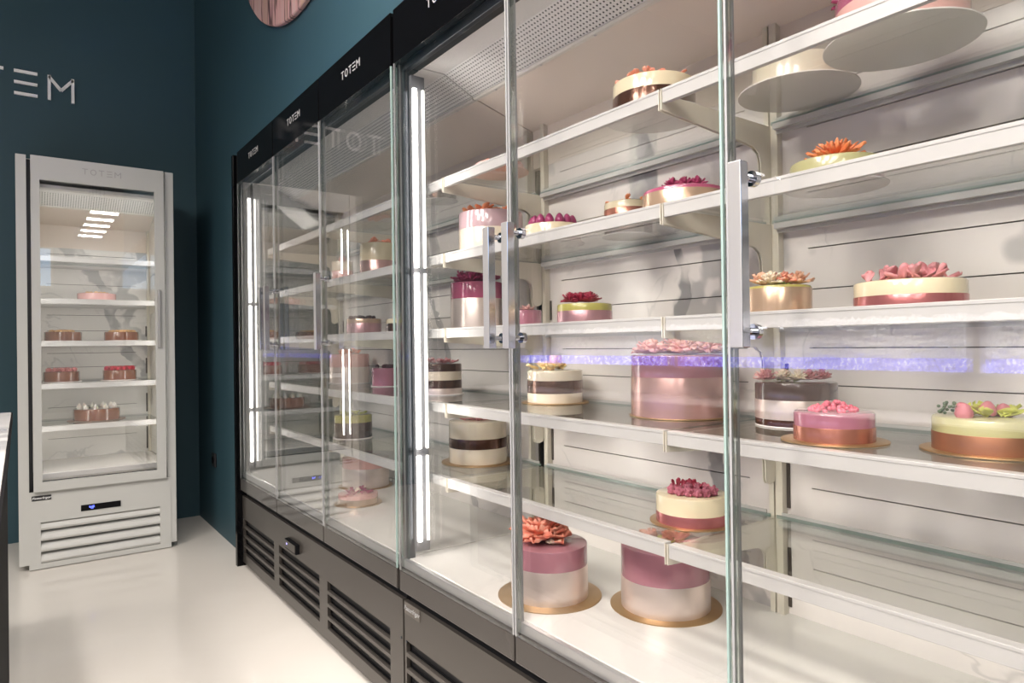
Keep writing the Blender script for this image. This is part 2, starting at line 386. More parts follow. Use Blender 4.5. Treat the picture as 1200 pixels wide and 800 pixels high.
def grille_panel(U, name, u0, u1, v, z0, z1, groups, zs, mat, parent, louv, lm, slat_round=False):
    bm = bmesh.new(); t = .012
    U.box(bm, u0, u1, v, v+t, z0, zs[0], 0); U.box(bm, u0, u1, v, v+t, zs[1], z1, 0)
    edges = [u0]+[e for g in sorted(groups) for e in g]+[u1]
    for i in range(0, len(edges), 2): U.box(bm, edges[i], edges[i+1], v, v+t, zs[0], zs[1], 0)
    if not slat_round:
        n = 4; pit = (zs[1]-zs[0]+.012)/n
        for g in groups:
            for k in range(1, n): U.box(bm, g[0], g[1], v, v+t, zs[0]+k*pit-.012, zs[0]+k*pit, 0)
    o = link(name, bm, mat, parent)
    n = 4; pit = (zs[1]-zs[0]+.012)/n
    for g in groups:
        for k in range(n):
            bm = bmesh.new(); za = zs[0]+k*pit
            if slat_round:
                pf = [(v+.030, za+.050), (v+.010, za+.036), (v+.001, za+.022), (v-.002, za+.012), (v+.002, za+.003), (v+.010, za+.001), (v+.014, za+.010), (v+.022, za+.028), (v+.034, za+.046)]
                U.prism(bm, pf, g[0], g[1])
            else:
                U.prism(bm, [(v+.014, za-.002), (v+.045, za+.026), (v+.045, za+.029), (v+.014, za+.001)], g[0], g[1])
            link('louvre', bm, lm, o, smooth=slat_round)
    return o

def door(U, parent, u0, u1, hs, green=False):
    """double-glazed frameless door; hs = (u of handle bar, near/far) list"""
    V0, V1 = .872, .893
    bm = bmesh.new(); U.box(bm, u0+.004, u1-.004, V0, V1, .4425, 1.8895)
    d = link('door', bm, M_glass, parent)
    bm = bmesh.new(); U.box(bm, u0, u1, V0, V1, 1.89, 2.045, .0015); link('printed_header', bm, M_black, d)
    bm = bmesh.new(); U.box(bm, u0, u1, V0, V1, .384, .442, .0015); link('printed_skirt', bm, M_skirt, d)
    for a, b_ in ((u0, u0+.004), (u1-.004, u1)):
        bm = bmesh.new()
        U.box(bm, a, b_, V0, V0+.005, .442, 1.89, 0, 0); U.box(bm, a, b_, V1-.005, V1, .442, 1.89, 0, 0)
        U.box(bm, a+.0005, b_-.0005, V0+.005, V1-.005, .442, 1.89, 0, 1)
        link('edge_strip', bm, [M_edge if green and a == u0 else M_edge3, M_edge2], d)
    bm = bmesh.new(); U.box(bm, u0+.01, u1-.01, V1, V1+.006, .446, .456); link('gasket', bm, M_edge3, d)
    for hu in hs:
        bm = bmesh.new()
        U.box(bm, hu, hu+.022, .822, .841, 1.072, 1.338, .0015, 0)
        for z in (1.095, 1.318):
            if U.kind == 'long':
                for R, a, b_ in ((.0055, .841, .872), (.0115, .862, .872)):
                    seg = 20; r1 = [bm.verts.new((a, hu+.011+R*math.cos(2*PI*k/seg), z+R*math.sin(2*PI*k/seg))) for k in range(seg)]
                    r2 = [bm.verts.new((b_, hu+.011+R*math.cos(2*PI*k/seg), z+R*math.sin(2*PI*k/seg))) for k in range(seg)]
                    bm.faces.new(r1).material_index = 1; bm.faces.new(r2[::-1]).material_index = 1
                    for k in range(seg): bm.faces.new((r1[k], r1[(k+1) % seg], r2[(k+1) % seg], r2[k])).material_index = 1
        bm.normal_update()
        for f in bm.faces:
            if abs(f.normal.y) > .9: f.material_index = 1
        hd = link('handle', bm, [M_satin, M_chrome], d)
        hd['label'] = 'square satin metal bar handle on two chrome posts'
    um = (u0+u1)/2; hh = .026; P_, W = totem_strokes(); w = W*hh
    if U.kind == 'long':
        totem('lettering', M_letter, d, lambda s, t, dd: (.8715-.0012*dd, um+w/2-s, 1.965+t), hh)
    return d

def interior(U, parent, u0, u1, bays, vback=1.385, back=True):
    V = vback
    bm = bmesh.new(); U.box(bm, u0, u1, .897, V+.02, .435, SZ[0], .002); link('stone_deck', bm, M_deck, parent)
    bm = bmesh.new(); U.box(bm, u0, u1, .886, .897, .445, .470, .001); link('deck_edge_rail', bm, M_alu, parent)
    # back wall: marble panels with slots, one per bay
    for a, b_ in bays:
        sl0, sl1 = a+.075, b_-.075
        bm = bmesh.new(); z = SZ[0]; cuts = sorted(SLOTZ)
        U.box(bm, a, sl0, V, V+.012, SZ[0], 1.66); U.box(bm, sl1, b_, V, V+.012, SZ[0], 1.66)
        for c in cuts+[1.66]:
            U.box(bm, sl0, sl1, V, V+.012, z, c if c == 1.66 else c-.0013); z = c+.0013
        p = link('marble_back_panel', bm, M_marble if U.kind == 'long' else M_marble_f, parent)
        bm = bmesh.new(); U.box(bm, a, b_, V+.0125, V+.02, SZ[0], 1.66); link('slot_backing', bm, M_slot, p)
    # upright strips with dark slots on each bay edge
    for a, b_ in bays:
        for e0, e1, k0, k1 in ((a, a+.012, a+.012, a+.020), (b_-.017, b_, b_-.025, b_-.017)):
            bm = bmesh.new(); U.box(bm, e0, e1, V-.02, V-.0005, SZ[0], 1.80)
            up = link('upright', bm, M_cream2, parent)
            for z0, z1 in ((.50, .60), (.72, .80), (.95, 1.01), (1.17, 1.2)):
                bm = bmesh.new(); U.box(bm, k0, k1, V-.003, V-.0008, z0-.012, z1+.02); link('slot', bm, M_slot, up)
    # upper lining: smooth panel, slanted panel, perforated vent, ceiling strips
    bm = bmesh.new(); U.box(bm, u0, u1, V-.002, V+.02, 1.66, 1.79); U.prism(bm, [(V, 1.785), (1.150, 1.853), (1.150, 1.863), (V+.02, 1.80)], u0, u1)
    link('upper_lining', bm, M_cream, parent)
    bm = bmesh.new(); A, B = (1.150, 1.853), (1.046, 1.903); ln = math.hypot(A[0]-B[0], A[1]-B[1])
    vs = [bm.verts.new(U.pt(u, v, z)) for u, (v, z) in ((u0, A), (u1, A), (u1, B), (u0, B))]
    f = bm.faces.new(vs); uvl = bm.loops.layers.uv.new('UVMap')
    for lp, uv in zip(f.loops, ((0, 0), (u1-u0, 0), (u1-u0, ln), (0, ln))): lp[uvl].uv = uv
    vs2 = [bm.verts.new(U.pt(u, v+.004, z+.008)) for u, (v, z) in ((u0, A), (u1, A), (u1, B), (u0, B))]
    bm.faces.new(vs2[::-1])
    for i in range(4): bm.faces.new((vs[i], vs[(i+1) % 4], vs2[(i+1) % 4], vs2[i]))
    vent = link('perforated_vent', bm, M_perf, parent)
    bm = bmesh.new(); U.prism(bm, [(1.147, 1.850), (1.152, 1.845), (1.165, 1.846), (1.165, 1.850), (1.150, 1.856)], u0, u1)
    link('vent_lip', bm, M_white, vent)
    bm = bmesh.new(); U.box(bm, u0, u1, .955, 1.048, 1.903, 1.915); link('ceiling_panel', bm, M_lining, parent)
    bm = bmesh.new(); U.box(bm, u0, u1, .912, .955, 1.897, 1.915); strip = link('ceiling_strip', bm, M_trimw, parent)
    n = max(2, int((u1-u0)/.2))
    for k in range(n):
        u = u0+(k+.5)*(u1-u0)/n
        bm = bmesh.new(); U.box(bm, u-.003, u+.003, .935, .941, 1.8955, 1.8975, .0008); link('screw', bm, M_alu, strip)
        bm = bmesh.new(); U.box(bm, u-.003, u+.003, 1.156, 1.162, 1.8435, 1.8505, .0008); link('screw', bm, M_alu, vent)

M_cream2 = pbr('cream_upright', (.72, .67, .57), .35)
M_lining = pbr('grey_white_lining', (.82, .81, .79), .35)
LONG = Unit('long', 0)
def long_cabinet(u0, u1, doors, bays, groups, label, group):
    r = empty('refrigerated_display_cabinet', (1.2, (u0+u1)/2, 0), label, 'display cabinet')
    root.append(r)
    U = LONG
    b0 = grille_panel(U, 'base_panel', u0+.002, u1-.002, .888, .022, .350, groups, (.066, .238), M_base, r, None, M_louv)
    bm = bmesh.new(); U.box(bm, u0+.01, u1-.01, .905, 1.50, .03, .43); link('plinth_body', bm, M_dark, r)
    for s in (u0+.03, u1-.03):
        for z in (.07, .21): pass
    for s in (u0+.014, u1-.014):
        for z in (.075, .235):
            bm = bmesh.new(); seg = 12
            r1 = [bm.verts.new((.886, s+.004*math.cos(2*PI*k/seg), z+.004*math.sin(2*PI*k/seg))) for k in range(seg)]
            r2 = [bm.verts.new((.889, s+.004*math.cos(2*PI*k/seg), z+.004*math.sin(2*PI*k/seg))) for k in range(seg)]
            bm.faces.new(r1)
            for k in range(seg): bm.faces.new((r1[k], r1[(k+1) % seg], r2[(k+1) % seg], r2[k]))
            link('fixing_screw', bm, M_frame, b0)
    bm = bmesh.new(); U.box(bm, u0, u1, .899, .96, 1.893, 2.035); U.box(bm, u0, u1, .899, 1.54, 2.035, 2.05); U.box(bm, u0, u1, .96, 1.54, 1.93, 2.035)
    link('top_housing', bm, M_dark, r)
    bm = bmesh.new(); U.box(bm, u0, u1, .895, .911, 1.868, 1.893, .002); link('header_rail', bm, M_frame, r)
    bm = bmesh.new(); U.box(bm, u0, u1, 1.41, 1.54, .43, 1.93); link('rear_housing', bm, M_dark, r)
    interior(U, r, u0, u1, bays)
    for d in doors: door(U, r, d[0], d[1], d[2], d[0] in (.640, 1.768))
    return r
root = []
near = long_cabinet(.03, 1.757, [(.07, .634, (.573,)), (.640, 1.194, (1.136,)), (1.200, 1.750, (1.207,))],
    [(.05, .873), (.877, 1.697)], [(1.27, 1.745), (.70, 1.20), (.10, .62)],
    'black-fronted glass-door refrigerated cabinet nearest the camera, the badge plate on its base', 'wall run of cabinets')
far = long_cabinet(1.763, 3.50, [(1.768, 2.345, (2.262,)), (2.352, 2.888, (2.855,)), (2.895, 3.470, (2.925,))],
    [(1.767, 2.658), (2.662, 3.42)], [(2.99, 3.48), (2.44, 2.92), (1.85, 2.36)],
    'black-fronted glass-door refrigerated cabinet farther along the wall, controller box on its base', 'wall run of cabinets')
# mullions, end frames, end glass, lights
def part(U, name, mat, parent, *boxes, bev=0.):
    bm = bmesh.new()
    for b_ in boxes: U.box(bm, *b_, bev)
    return link(name, bm, mat, parent)
part(LONG, 'mullion', M_frame, near, (1.735, 1.757, .895, .915, .385, 1.893))
part(LONG, 'mullion', M_frame, far, (1.763, 1.785, .895, .915, .385, 1.893))
led_bar(LONG, near, 1.728, .915)
led_bar(LONG, far, 3.455, .915)
led_bar(LONG, far, 1.797, .915)
lb = led_bar(LONG, near, .058, .915)
part(LONG, 'end_frame', M_black, far, (3.475, 3.50, .885, .915, .385, 2.045), (3.503, 3.535, .862, .93, .0, 2.04), bev=.001)
part(LONG, 'end_glass', M_glass, far, (3.462, 3.480, .93, 1.40, .475, 1.86))
part(LONG, 'end_post', M_frame, far, (3.462, 3.480, .915, .93, .475, 1.86), (3.484, 3.50, .93, 1.54, 1.86, 2.03), (3.484, 3.50, .93, 1.54, .03, .47))
part(LONG, 'end_glass', M_glass, near, (.03, .045, .93, 1.38, .475, 1.86))
part(LONG, 'end_frame', M_black, near, (.03, .05, .897, .915, .475, 1.88))
# badge on near base and controller on far base
bm = bmesh.new(); LONG.box(bm, 1.660, 1.751, .8855, .8885, .316, .350, .0008)
bd = link('badge_plate', bm, pbr('bronze_badge', (.13, .115, .10), .35, .4), near)
Mb = Matrix.Translation((.8848, 1.7055, .333)) @ Matrix(((0, 0, -1, 0), (-1, 0, 0, 0), (0, 1, 0, 0), (0, 0, 0, 1)))
def reparent(o, p): o.parent = p; o.matrix_parent_inverse = Matrix()
text_obj('badge_lettering', 'Pastorfrigor', .019, M_letter, bd, Mb)
bm = bmesh.new(); LONG.box(bm, 2.655, 2.79, .872, .888, .262, .300, .001)
ct = link('controller', bm, M_louv, far); ct['label'] = 'black controller box with brown face'
bm = bmesh.new(); LONG.box(bm, 2.663, 2.785, .8705, .8725, .266, .296, .0005); link('controller_face', bm, M_base, ct)
bm = bmesh.new(); LONG.box(bm, 2.755, 2.765, .8695, .8708, .280, .287); link('digital_display', bm, emitter('violet_indicator', (.5, .45, 1.), 2.), ct)

def fix_parent_offsets(r):
    """children were modelled in world coordinates: cancel the parent's location"""
    for ch in list(r.children):
        ch.location = ch.location-r.location
for r in (near, far): fix_parent_offsets(r)

# ------------------------------------------------------------------ small upright fridge
FR = Unit('front', 3.185)       # v=.90 -> y=4.085
fr = empty('upright_display_fridge', (.34, 4.4, 0), 'tall narrow pale grey upright fridge with one glass door against the teal end wall', 'fridge')
part(FR, 'side_column', M_fwhite, fr, (-.010, .033, .888, 1.54, .028, 2.047), bev=.002)
part(FR, 'side_column', M_fwhite, fr, (.645, .688, .888, 1.54, .028, 2.047), bev=.002)
part(FR, 'body', M_fwhite, fr, (.033, .645, .915, 1.54, 1.985, 2.035), (.033, .645, 1.41, 1.54, .43, 1.985))
part(FR, 'plinth_body', M_dark, fr, (.033, .645, .93, 1.54, .012, .43))
part(FR, 'gap_strip', M_dark, fr, (.033, .0495, .91, .925, .39, 2.03), (.637, .645, .91, .925, .39, 2.03))
grille_panel(FR, 'base_panel', .030, .660, .884, .004, .384, [(.078, .606)], (.030, .232), M_fwhite, fr, None, M_fwhite, slat_round=True)
interior(FR, fr, .050, .637, [(.050, .637)])
for a, b_ in ((.040, .052), (.634, .645)):
    part(FR, 'inner_side', M_white, fr, (a, b_, .93, 1.40, .475, 1.86), bev=.001)
d = part(FR, 'door', M_glass, fr, (.084, .594, .868, .884, .43, 1.93))
bm = bmesh.new()
for q in ((.050, .637, .864, .886, 1.928, 2.044), (.050, .637, .864, .886, .386, .432), (.050, .086, .864, .886, .432, 1.928), (.592, .637, .864, .886, .432, 1.928)): FR.box(bm, *q)
link('door_frame', bm, M_fwhite, d)
bm = bmesh.new(); FR.box(bm, .600, .616, .848, .862, 1.09, 1.40, .003)
FR.box(bm, .604, .612, .862, .866, 1.11, 1.13); FR.box(bm, .604, .612, .862, .866, 1.36, 1.38)
link('handle', bm, M_satin, d)
hh = .030; P_, W = totem_strokes()
totem('lettering', M_letter_g, d, lambda s, t, dd: (.265+s, 4.0495-.001*dd, 1.977+t), hh, .13)
part(FR, 'controller', M_louv, fr, (.246, .422, .880, .886, .262, .292), bev=.001)
ctl = [c for c in fr.children if c.name.startswith('controller')][0]
M_blue = emitter('blue_digits', (.12, .16, 1.), 6.)
bm = bmesh.new()
for k, dg in enumerate('4F'):
    x0 = .282+k*.014
    segs = {'4': ('f', 'g', 'b', 'c'), 'F': ('a', 'f', 'g', 'e')}[dg]
    R = dict(a=(0, .009, .0135, .015), g=(0, .009, .0067, .0083), f=(0, .002, .0075, .015), e=(0, .002, 0, .0075), b=(.0075, .0095, .0075, .015), c=(.0075, .0095, 0, .0075))
    for s_ in segs: q = R[s_]; FR.box(bm, x0+q[0], x0+q[1], .879, .8803, .270+q[2], .270+q[3])
link('digital_display', bm, M_blue, ctl)
bm = bmesh.new(); FR.box(bm, .042, .122, .881, .885, .342, .366, .0008)
bd = link('badge_plate', bm, M_dark, fr)
text_obj('badge_lettering', 'Pastorfrigor', .016, M_sign, bd, Matrix.Translation((.082, 4.0655, .354)) @ Matrix.Rotation(PI/2, 4, 'X'))
for u, s in ((.068, 1), (.622, 1)):
    bm = bmesh.new(); FR.box(bm, u-.010, u+.010, .905, .925, .49, 1.86, .002)
    f = link('led_light', bm, M_alu, fr)
    bm = bmesh.new()
    u2 = u+.012 if u < .3 else u-.012
    for a, b_ in ((.52, 1.17), (1.19, 1.83)): FR.box(bm, min(u2-.003, u2+.003), max(u2-.003, u2+.003), .908, .922, a, b_)
    link('diffuser', bm, M_ledf, f)
fix_parent_offsets(fr)

# ------------------------------------------------------------------ shelves
LV = {1: 'top', 2: 'second', 3: 'third', 4: 'fourth', 5: 'lowest'}
def shelf(U, lv, u0, u1, label, group, vb=1.365):
    z = SZ[lv]; um = (u0+u1)/2
    base = U.pt(um, 1.2, z)
    r = empty('glass_shelf', base, label, 'shelf', group)
    ps = []
    bm = bmesh.new(); U.box(bm, u0+.006, u1-.006, 1.022, vb-.006, z-.008, z-.0005); ps.append(link('glass_pane', bm, M_shelf, r))
    bm = bmesh.new(); U.box(bm, u0+.0065, u1-.0065, vb-.006, vb-.0045, z-.008, z-.0005); ps.append(link('glass_edge', bm, M_edge, r))
    bm = bmesh.new(); U.box(bm, u0+.004, u1-.004, 1.002, 1.022, z-.006, z, .001); U.box(bm, u0+.004, u1-.004, 1.003, 1.007, z-.028, z-.004, .001); U.box(bm, u0+.004, u1-.004, 1.007, 1.013, z-.028, z-.025)
    ps.append(link('front_trim', bm, M_trimw, r))
    bm = bmesh.new(); U.box(bm, u0+.018, u1-.018, vb-.018, vb-.004, z-.022, z-.009, .001); U.box(bm, u0+.018, u1-.018, vb-.004, vb-.001, z-.03, z+.006); ps.append(link('rear_rail', bm, M_trimw, r))
    for e in (u0+.001, u1-.003):
        bm = bmesh.new()
        pf = [(1.001, z-.0), (1.001, z-.041), (1.27, z-.060), (1.30, z-.064), (1.318, z-.075), (1.325, z-.095), (1.326, z-.135), (1.332, z-.145), (1.345, z-.148), (1.360, z-.142), (1.363, z-.13), (1.363, z-.009), (1.02, z-.009)]
        U.prism(bm, pf, e, e+.002)
        ps.append(link('bracket', bm, M_cream2, r))
    for p in ps: p.location = p.location-r.location
    return r
BN = {'n0': 'near-right bay, nearest the camera', 'n1': 'second bay from the camera', 'f0': 'third bay, just beyond the middle post', 'f1': 'farthest bay of the long cabinets'}
for lv in range(1, 6):
    for key, a, b_ in (('n0', .05, .874), ('n1', .876, 1.698), ('f0', 1.702, 2.659), ('f1', 2.661, 3.42)):
        shelf(LONG, lv, a, b_, f'{LV[lv]} glass shelf with white front trim, in the {BN[key]}', 'glass shelves in the long cabinets')
    shelf(FR, lv, .054, .632, f'{LV[lv]} glass shelf with white front trim inside the small upright fridge', 'glass shelves in the small fridge')

# ------------------------------------------------------------------ cake parts
def disc_part(name, r, z0, z1, mat, parent, bev=.003, topbev=True):
    bm = bmesh.new()
    if topbev: pf = [(0, z0), (r, z0), (r, z1-bev), (r-bev*.3, z1-bev*.3), (r-bev, z1), (0, z1)]
    else: pf = [(0, z0), (r, z0), (r, z1), (0, z1)]
    lathe(bm, pf, 72); return link(name, bm, mat, parent, smooth=True)
def petal(bm, org, yaw, pitch, L_, W_, cup, rg, curl=.3):
    nu, nv = 5, 4; grid = []
    Mx = Matrix.Translation(org) @ Matrix.Rotation(yaw, 4, 'Z') @ Matrix.Rotation(-pitch, 4, 'Y')
    for i in range(nu+1):
        s = i/nu; w = W_*(.12+1.05*s**.7)*math.sqrt(max(0., 1-.97*s**4)); row = []
        for j in range(nv+1):
            t = j/nv*2-1
            x = L_*s*(1-.06*t*t); y = w*t/2
            zz = cup*W_*t*t*.6+curl*L_*(s**2)*.5+rg.uniform(-.045, .045)*L_*s
            row.append(bm.verts.new(Mx @ Vector((x, y, zz))))
        grid.append(row)
    th = W_*.05
    for i in range(nu):
        for j in range(nv): bm.faces.new((grid[i][j], grid[i+1][j], grid[i+1][j+1], grid[i][j+1]))
def solid(o, t=.0007):
    m = o.modifiers.new('thickness', 'SOLIDIFY'); m.thickness = t; m.offset = 0
def peony(parent, c, R, mat, seed=0, rows=5, name='sugar_flower', flat=.5, n0=11, wid=1., dome=.22):
    rg = random.Random(seed); bm = bmesh.new()
    for k in range(rows):
        f = k/(rows-1) if rows > 1 else 0
        n = max(4, int(n0*(1-f*.5))); rad = R*(1-f*.62)
        for i in range(n):
            yaw = 2*PI*(i+rg.uniform(-.25, .25))/n+k*.5
            pit = math.radians(6+f*60+rg.uniform(-8, 10))*(.6+flat)
            o0 = R*.12*(1-f)
            petal(bm, Vector((c[0]+o0*math.cos(yaw), c[1]+o0*math.sin(yaw), c[2]+R*dome*f)), yaw, pit, rad*rg.uniform(.8, 1.08), rad*rg.uniform(.40, .58)*wid, rg.uniform(.15, .45), rg, rg.uniform(-.1, .45))
    o = link(name, bm, mat, parent, smooth=True, recalc=False); solid(o)
    return o
def scatter_petals(parent, spread, z, n, L_, mat, seed, name='petal', arc=None, up=40):
    rg = random.Random(seed)
    for i in range(n):
        a = rg.uniform(*(arc or (0, 2*PI))); rr = spread*math.sqrt(rg.random()); bm = bmesh.new()
        petal(bm, Vector((rr*math.cos(a), rr*math.sin(a), z)), rg.uniform(0, 2*PI), math.radians(rg.uniform(8, up)), L_*rg.uniform(.8, 1.2), L_*rg.uniform(.6, .85), rg.uniform(.2, .5), rg, rg.uniform(0, .5))
        o = link(name, bm, mat, parent, smooth=True, recalc=False); solid(o)
def ball_bm(r, bumps, seed):
    bm = bmesh.new(); rg = random.Random(seed)
    if bumps:        # raspberry: cluster of drupelets
        bmesh.ops.create_icosphere(bm, subdivisions=1, radius=r*.82)
        pts = [(v.co.normalized()) for v in bm.verts]; bm.free(); bm = bmesh.new()
        bmesh.ops.create_icosphere(bm, subdivisions=2, radius=r*.80)
        for p in pts:
            bmesh.ops.create_icosphere(bm, subdivisions=1, radius=r*.34, matrix=Matrix.Translation(p*r*.72))
    else: bmesh.ops.create_icosphere(bm, subdivisions=2, radius=r)
    return bm
def berries(parent, pts, r, mat, name='raspberry', bumps=True, stretch=1.15, seed=0):
    me = None; rg = random.Random(seed)
    for p in pts:
        if me is None:
            o = link(name, ball_bm(r, bumps, seed), mat, parent, smooth=True); me = o.data
        else:
            o = bpy.data.objects.new(name, me); C.objects.link(o); o.parent = parent
        o.location = p; o.scale = (1, 1, stretch); o.rotation_euler = (rg.uniform(-.25, .25), rg.uniform(-.25, .25), rg.uniform(0, 6))
def cones(parent, pts, r, h, mat, name, prof=None, tilt=.12, seed=0):
    me = None; rg = random.Random(seed)
    prof = prof or [(0, 0), (.8, 0), (1, .22), (.92, .45), (.6, .78), (.25, .97), (0, 1)]
    for p in pts:
        if me is None:
            bm = bmesh.new(); lathe(bm, [(a*r, b_*h) for a, b_ in prof], 20); o = link(name, bm, mat, parent, smooth=True); me = o.data
        else:
            o = bpy.data.objects.new(name, me); C.objects.link(o); o.parent = parent
        o.location = p; o.rotation_euler = (rg.uniform(-tilt, tilt), rg.uniform(-tilt, tilt), rg.uniform(0, 6))
def ringpts(n, R, z, a0=0): return [(R*math.cos(a0+2*PI*k/n), R*math.sin(a0+2*PI*k/n), z) for k in range(n)]

def cake(lv, x, y, r, layers, label, board=None, bmat=None, group=None, zoff=0.):
    """layers: list of (height, material key) from the bottom up"""
    g = group or {0: 'cakes on the cabinet floor', 1: 'cakes on the top shelves', 2: 'cakes on the second shelves', 3: 'cakes on the third shelves', 4: 'cakes on the fourth shelves', 5: 'cakes on the lowest shelves'}[lv]
    t = empty('layered_cake', (x, y, SZ[lv]+zoff), label, 'cake', g)
    z = 0.0003
    br = board or r*1.12
    b = disc_part('cake_board', br, z, z+.0022, bmat or M_boardw, t, .0005); z += .0023
    for i, (h, k) in enumerate(layers):
        top = i == len(layers)-1
        nm = 'ribbon_band' if k in ('pearl', 'rose', 'copper', 'redcop', 'gold', 'brown', 'tan', 'blush') else 'glazed_layer'
        disc_part(nm, r-(0 if top else -.0006 if nm == 'ribbon_band' else 0), z, z+h, K[k], t, .004 if top else .0004, True); z += h
    return t, z

# ---- near cabinets, floor
t, z = cake(0, 1.038, 1.277, .093, [(.078, 'pearl'), (.048, 'mauve')], 'mauve and pearl cake with a big coral peony, standing on the cabinet floor', .126, M_gold)
peony(t, (-.008, .012, z+.004), .074, F['coral'], 3, 9, flat=.35, n0=13, wid=1.3, dome=.42); scatter_petals(t, .03, z+.001, 6, .03, F['creamf'], 5, arc=(3.2, 4.8), up=15)
t, z = cake(0, 1.206, 1.058, .101, [(.070, 'pearl'), (.072, 'mauve')], 'taller mauve and pearl cake with flat coral petals, right of the coral peony cake', .127, M_gold)
scatter_petals(t, .045, z+.001, 12, .04, F['coral'], 8, up=14); scatter_petals(t, .03, z+.001, 5, .028, F['lime'], 9, up=10)
# ---- near cabinets, lowest shelf
t, z = cake(5, 1.172, .950, .076, [(.022, 'redcop'), (.037, 'cream')], 'cream cake with red copper band and raspberries, alone on its lowest shelf', .090, M_gold)
berries(t, [(-.045, -.004, z+.010), (-.038, -.022, z+.010), (-.028, -.038, z+.010), (-.012, -.048, z+.010), (.008, -.050, z+.010), (-.022, -.008, z+.014), (-.008, -.024, z+.014), (.012, -.028, z+.012), (-.045, .016, z+.010)], .0115, F['raspd'], seed=1)
scatter_petals(t, .045, z+.006, 26, .018, F['rasp'], 12, 'petal', up=70)
t, z = cake(5, 1.230, 1.880, .096, [(.049, 'ivory'), (.032, 'brown'), (.055, 'ivory')], 'tall cream cake with one brown band and dusty petals, on the lowest shelf', .122, M_gold)
scatter_petals(t, .05, z+.001, 22, .034, F['dusty'], 13, up=30)
# ---- near, fourth shelf
t, z = cake(4, 1.243, 1.038, .112, [(.089, 'rose'), (.050, 'mauve')], 'largest rose gold and mauve cake with ruffled pink petals on the fourth shelf', .117, M_gold)
for i, (a, b_, R) in enumerate(((0, 0, .055), (-.05, .04, .045), (.02, -.06, .045), (-.03, -.04, .04), (.05, .04, .045), (-.02, .07, .04), (.045, -.045, .04))): peony(t, (a, b_, z+.002), R, F['pink'], 20+i, 6, flat=.5, wid=1.3, dome=.35)
t, z = cake(4, 1.262, 1.515, .081, [(.027, 'ivory'), (.036, 'brown'), (.029, 'ivory')], 'cream cake with brown band, yellow petals and pale sugar rose, on the fourth shelf', .098, M_gold)
scatter_petals(t, .052, z+.001, 20, .042, F['yellow'], 31, up=22); cones(t, [(0, -.005, z+.006)], .019, .036, F['peach'], 'sugar_rose', [(0, 0), (.7, 0), (.9, .3), (1, .8), (.95, 1), (.6, .93), (.3, 1), (0, .9)], 0)
t, z = cake(4, 1.269, .763, .078, [(.013, 'choc'), (.038, 'pearl'), (.034, 'choc')], 'dark chocolate cake with pearl band and small pink and cream flowers, on the fourth shelf', .0785)
for i, (a, b_, m_) in enumerate(((-.05, .03, 'dusty'), (-.035, .005, 'creamf'), (-.02, -.018, 'creamf'), (.0, -.03, 'dusty'), (-.045, .045, 'pink'), (.02, -.045, 'dusty'), (-.01, .02, 'pink'))): peony(t, (a, b_, z+.005), .020, F[m_], 40+i, 6, flat=1.1, dome=.7)
scatter_petals(t, .04, z+.001, 6, .02, F['leaf'], 48, 'leaf', up=15)
t, z = cake(4, 1.112, .600, .063, [(.024, 'copper'), (.024, 'hotrose')], 'low pink cake with copper band heaped with tiny pink berries, on a gold board', .084, M_gold)
rg = random.Random(4); pts = []
while len(pts) < 70:
    a, b_ = rg.uniform(-.04, .036), rg.uniform(-.036, .036); d2 = (a/.038)**2+(b_/.036)**2
    if d2 < 1: pts.append((a, b_, z+.002+.015*(1-d2)*rg.random()**.5))
berries(t, pts, .0042, F['pinkb'], 'pink_berry', False, 1, 3)
t, z = cake(4, 1.177, .394, .075, [(.027, 'tan'), (.023, 'green')], 'pale green cake with brown base, pink buds and lime leaves, rightmost cake', .092, M_gold)
cones(t, [(-.045, .018, z), (-.012, -.0, z+.002), (-.024, .022, z+.002), (.02, -.012, z)], .0125, .022, pbr('pink_bud_skin', (.52, .17, .20), .5), 'sugar_bud', None, .5, 3)
scatter_petals(t, .035, z+.001, 14, .03, F['lime'], 52, 'leaf', up=18)
berries(t, [(-.045+rg.uniform(-.012, .012), .040+rg.uniform(-.014, .012), z+.004+rg.random()*.018) for k in range(22)], .0026, F['dkg'], 'green_bud', False, 1, 6)
# ---- third shelf near
t, z = cake(3, 1.170, 1.282, .070, [(.030, 'blush'), (.018, 'olive')], 'low olive topped cake with blush band and dark crimson flowers, on the third shelf')
for i, (a, b_) in enumerate(((-.03, .022), (-.012, 0), (.0, -.022), (.012, .006), (-.005, .03))): peony(t, (a, b_, z+.006), .026, F['crimson'], 60+i, 6, flat=1.1, dome=.6)
t, z = cake(3, 1.182, 1.803, .083, [(.093, 'pearl'), (.052, 'magenta')], 'tall magenta and pearl cake with spiky magenta flowers, on the third shelf')
for i, (a, b_) in enumerate(((-.035, .03), (0, 0), (.02, -.035), (-.03, -.02), (.03, .02))): peony(t, (a, b_, z+.004), .040, F['magenta'], 70+i, 5, flat=.95, dome=.45)
t, z = cake(3, 1.235, 1.628, .056, [(.050, 'hotrose')], 'small pink cake with pink petals behind the paired door handles, on the third shelf')
scatter_petals(t, .035, z+.001, 12, .022, F['pink'], 77, up=35)
t, z = cake(3, 1.170, .736, .059, [(.046, 'gold'), (.005, 'olive')], 'champagne gold cake with coral pink blossoms and green moss, beside the nearest door handle')
for i, (a, b_, m_) in enumerate(((-.02, .02, 'peach'), (-.025, .0, 'creamf'), (.0, -.012, 'coral'), (.018, -.03, 'peach'), (.02, .01, 'coral'))): peony(t, (a, b_, z+.004), .027, F[m_], 80+i, 5, flat=.95, dome=.5)
scatter_petals(t, .03, z+.001, 8, .018, F['leaf'], 86, 'leaf', up=20)
t, z = cake(3, 1.170, .502, .081, [(.017, 'redcop'), (.024, 'cream')], 'wide low cream and copper cake crowned with dusty pink petals, on the third shelf')
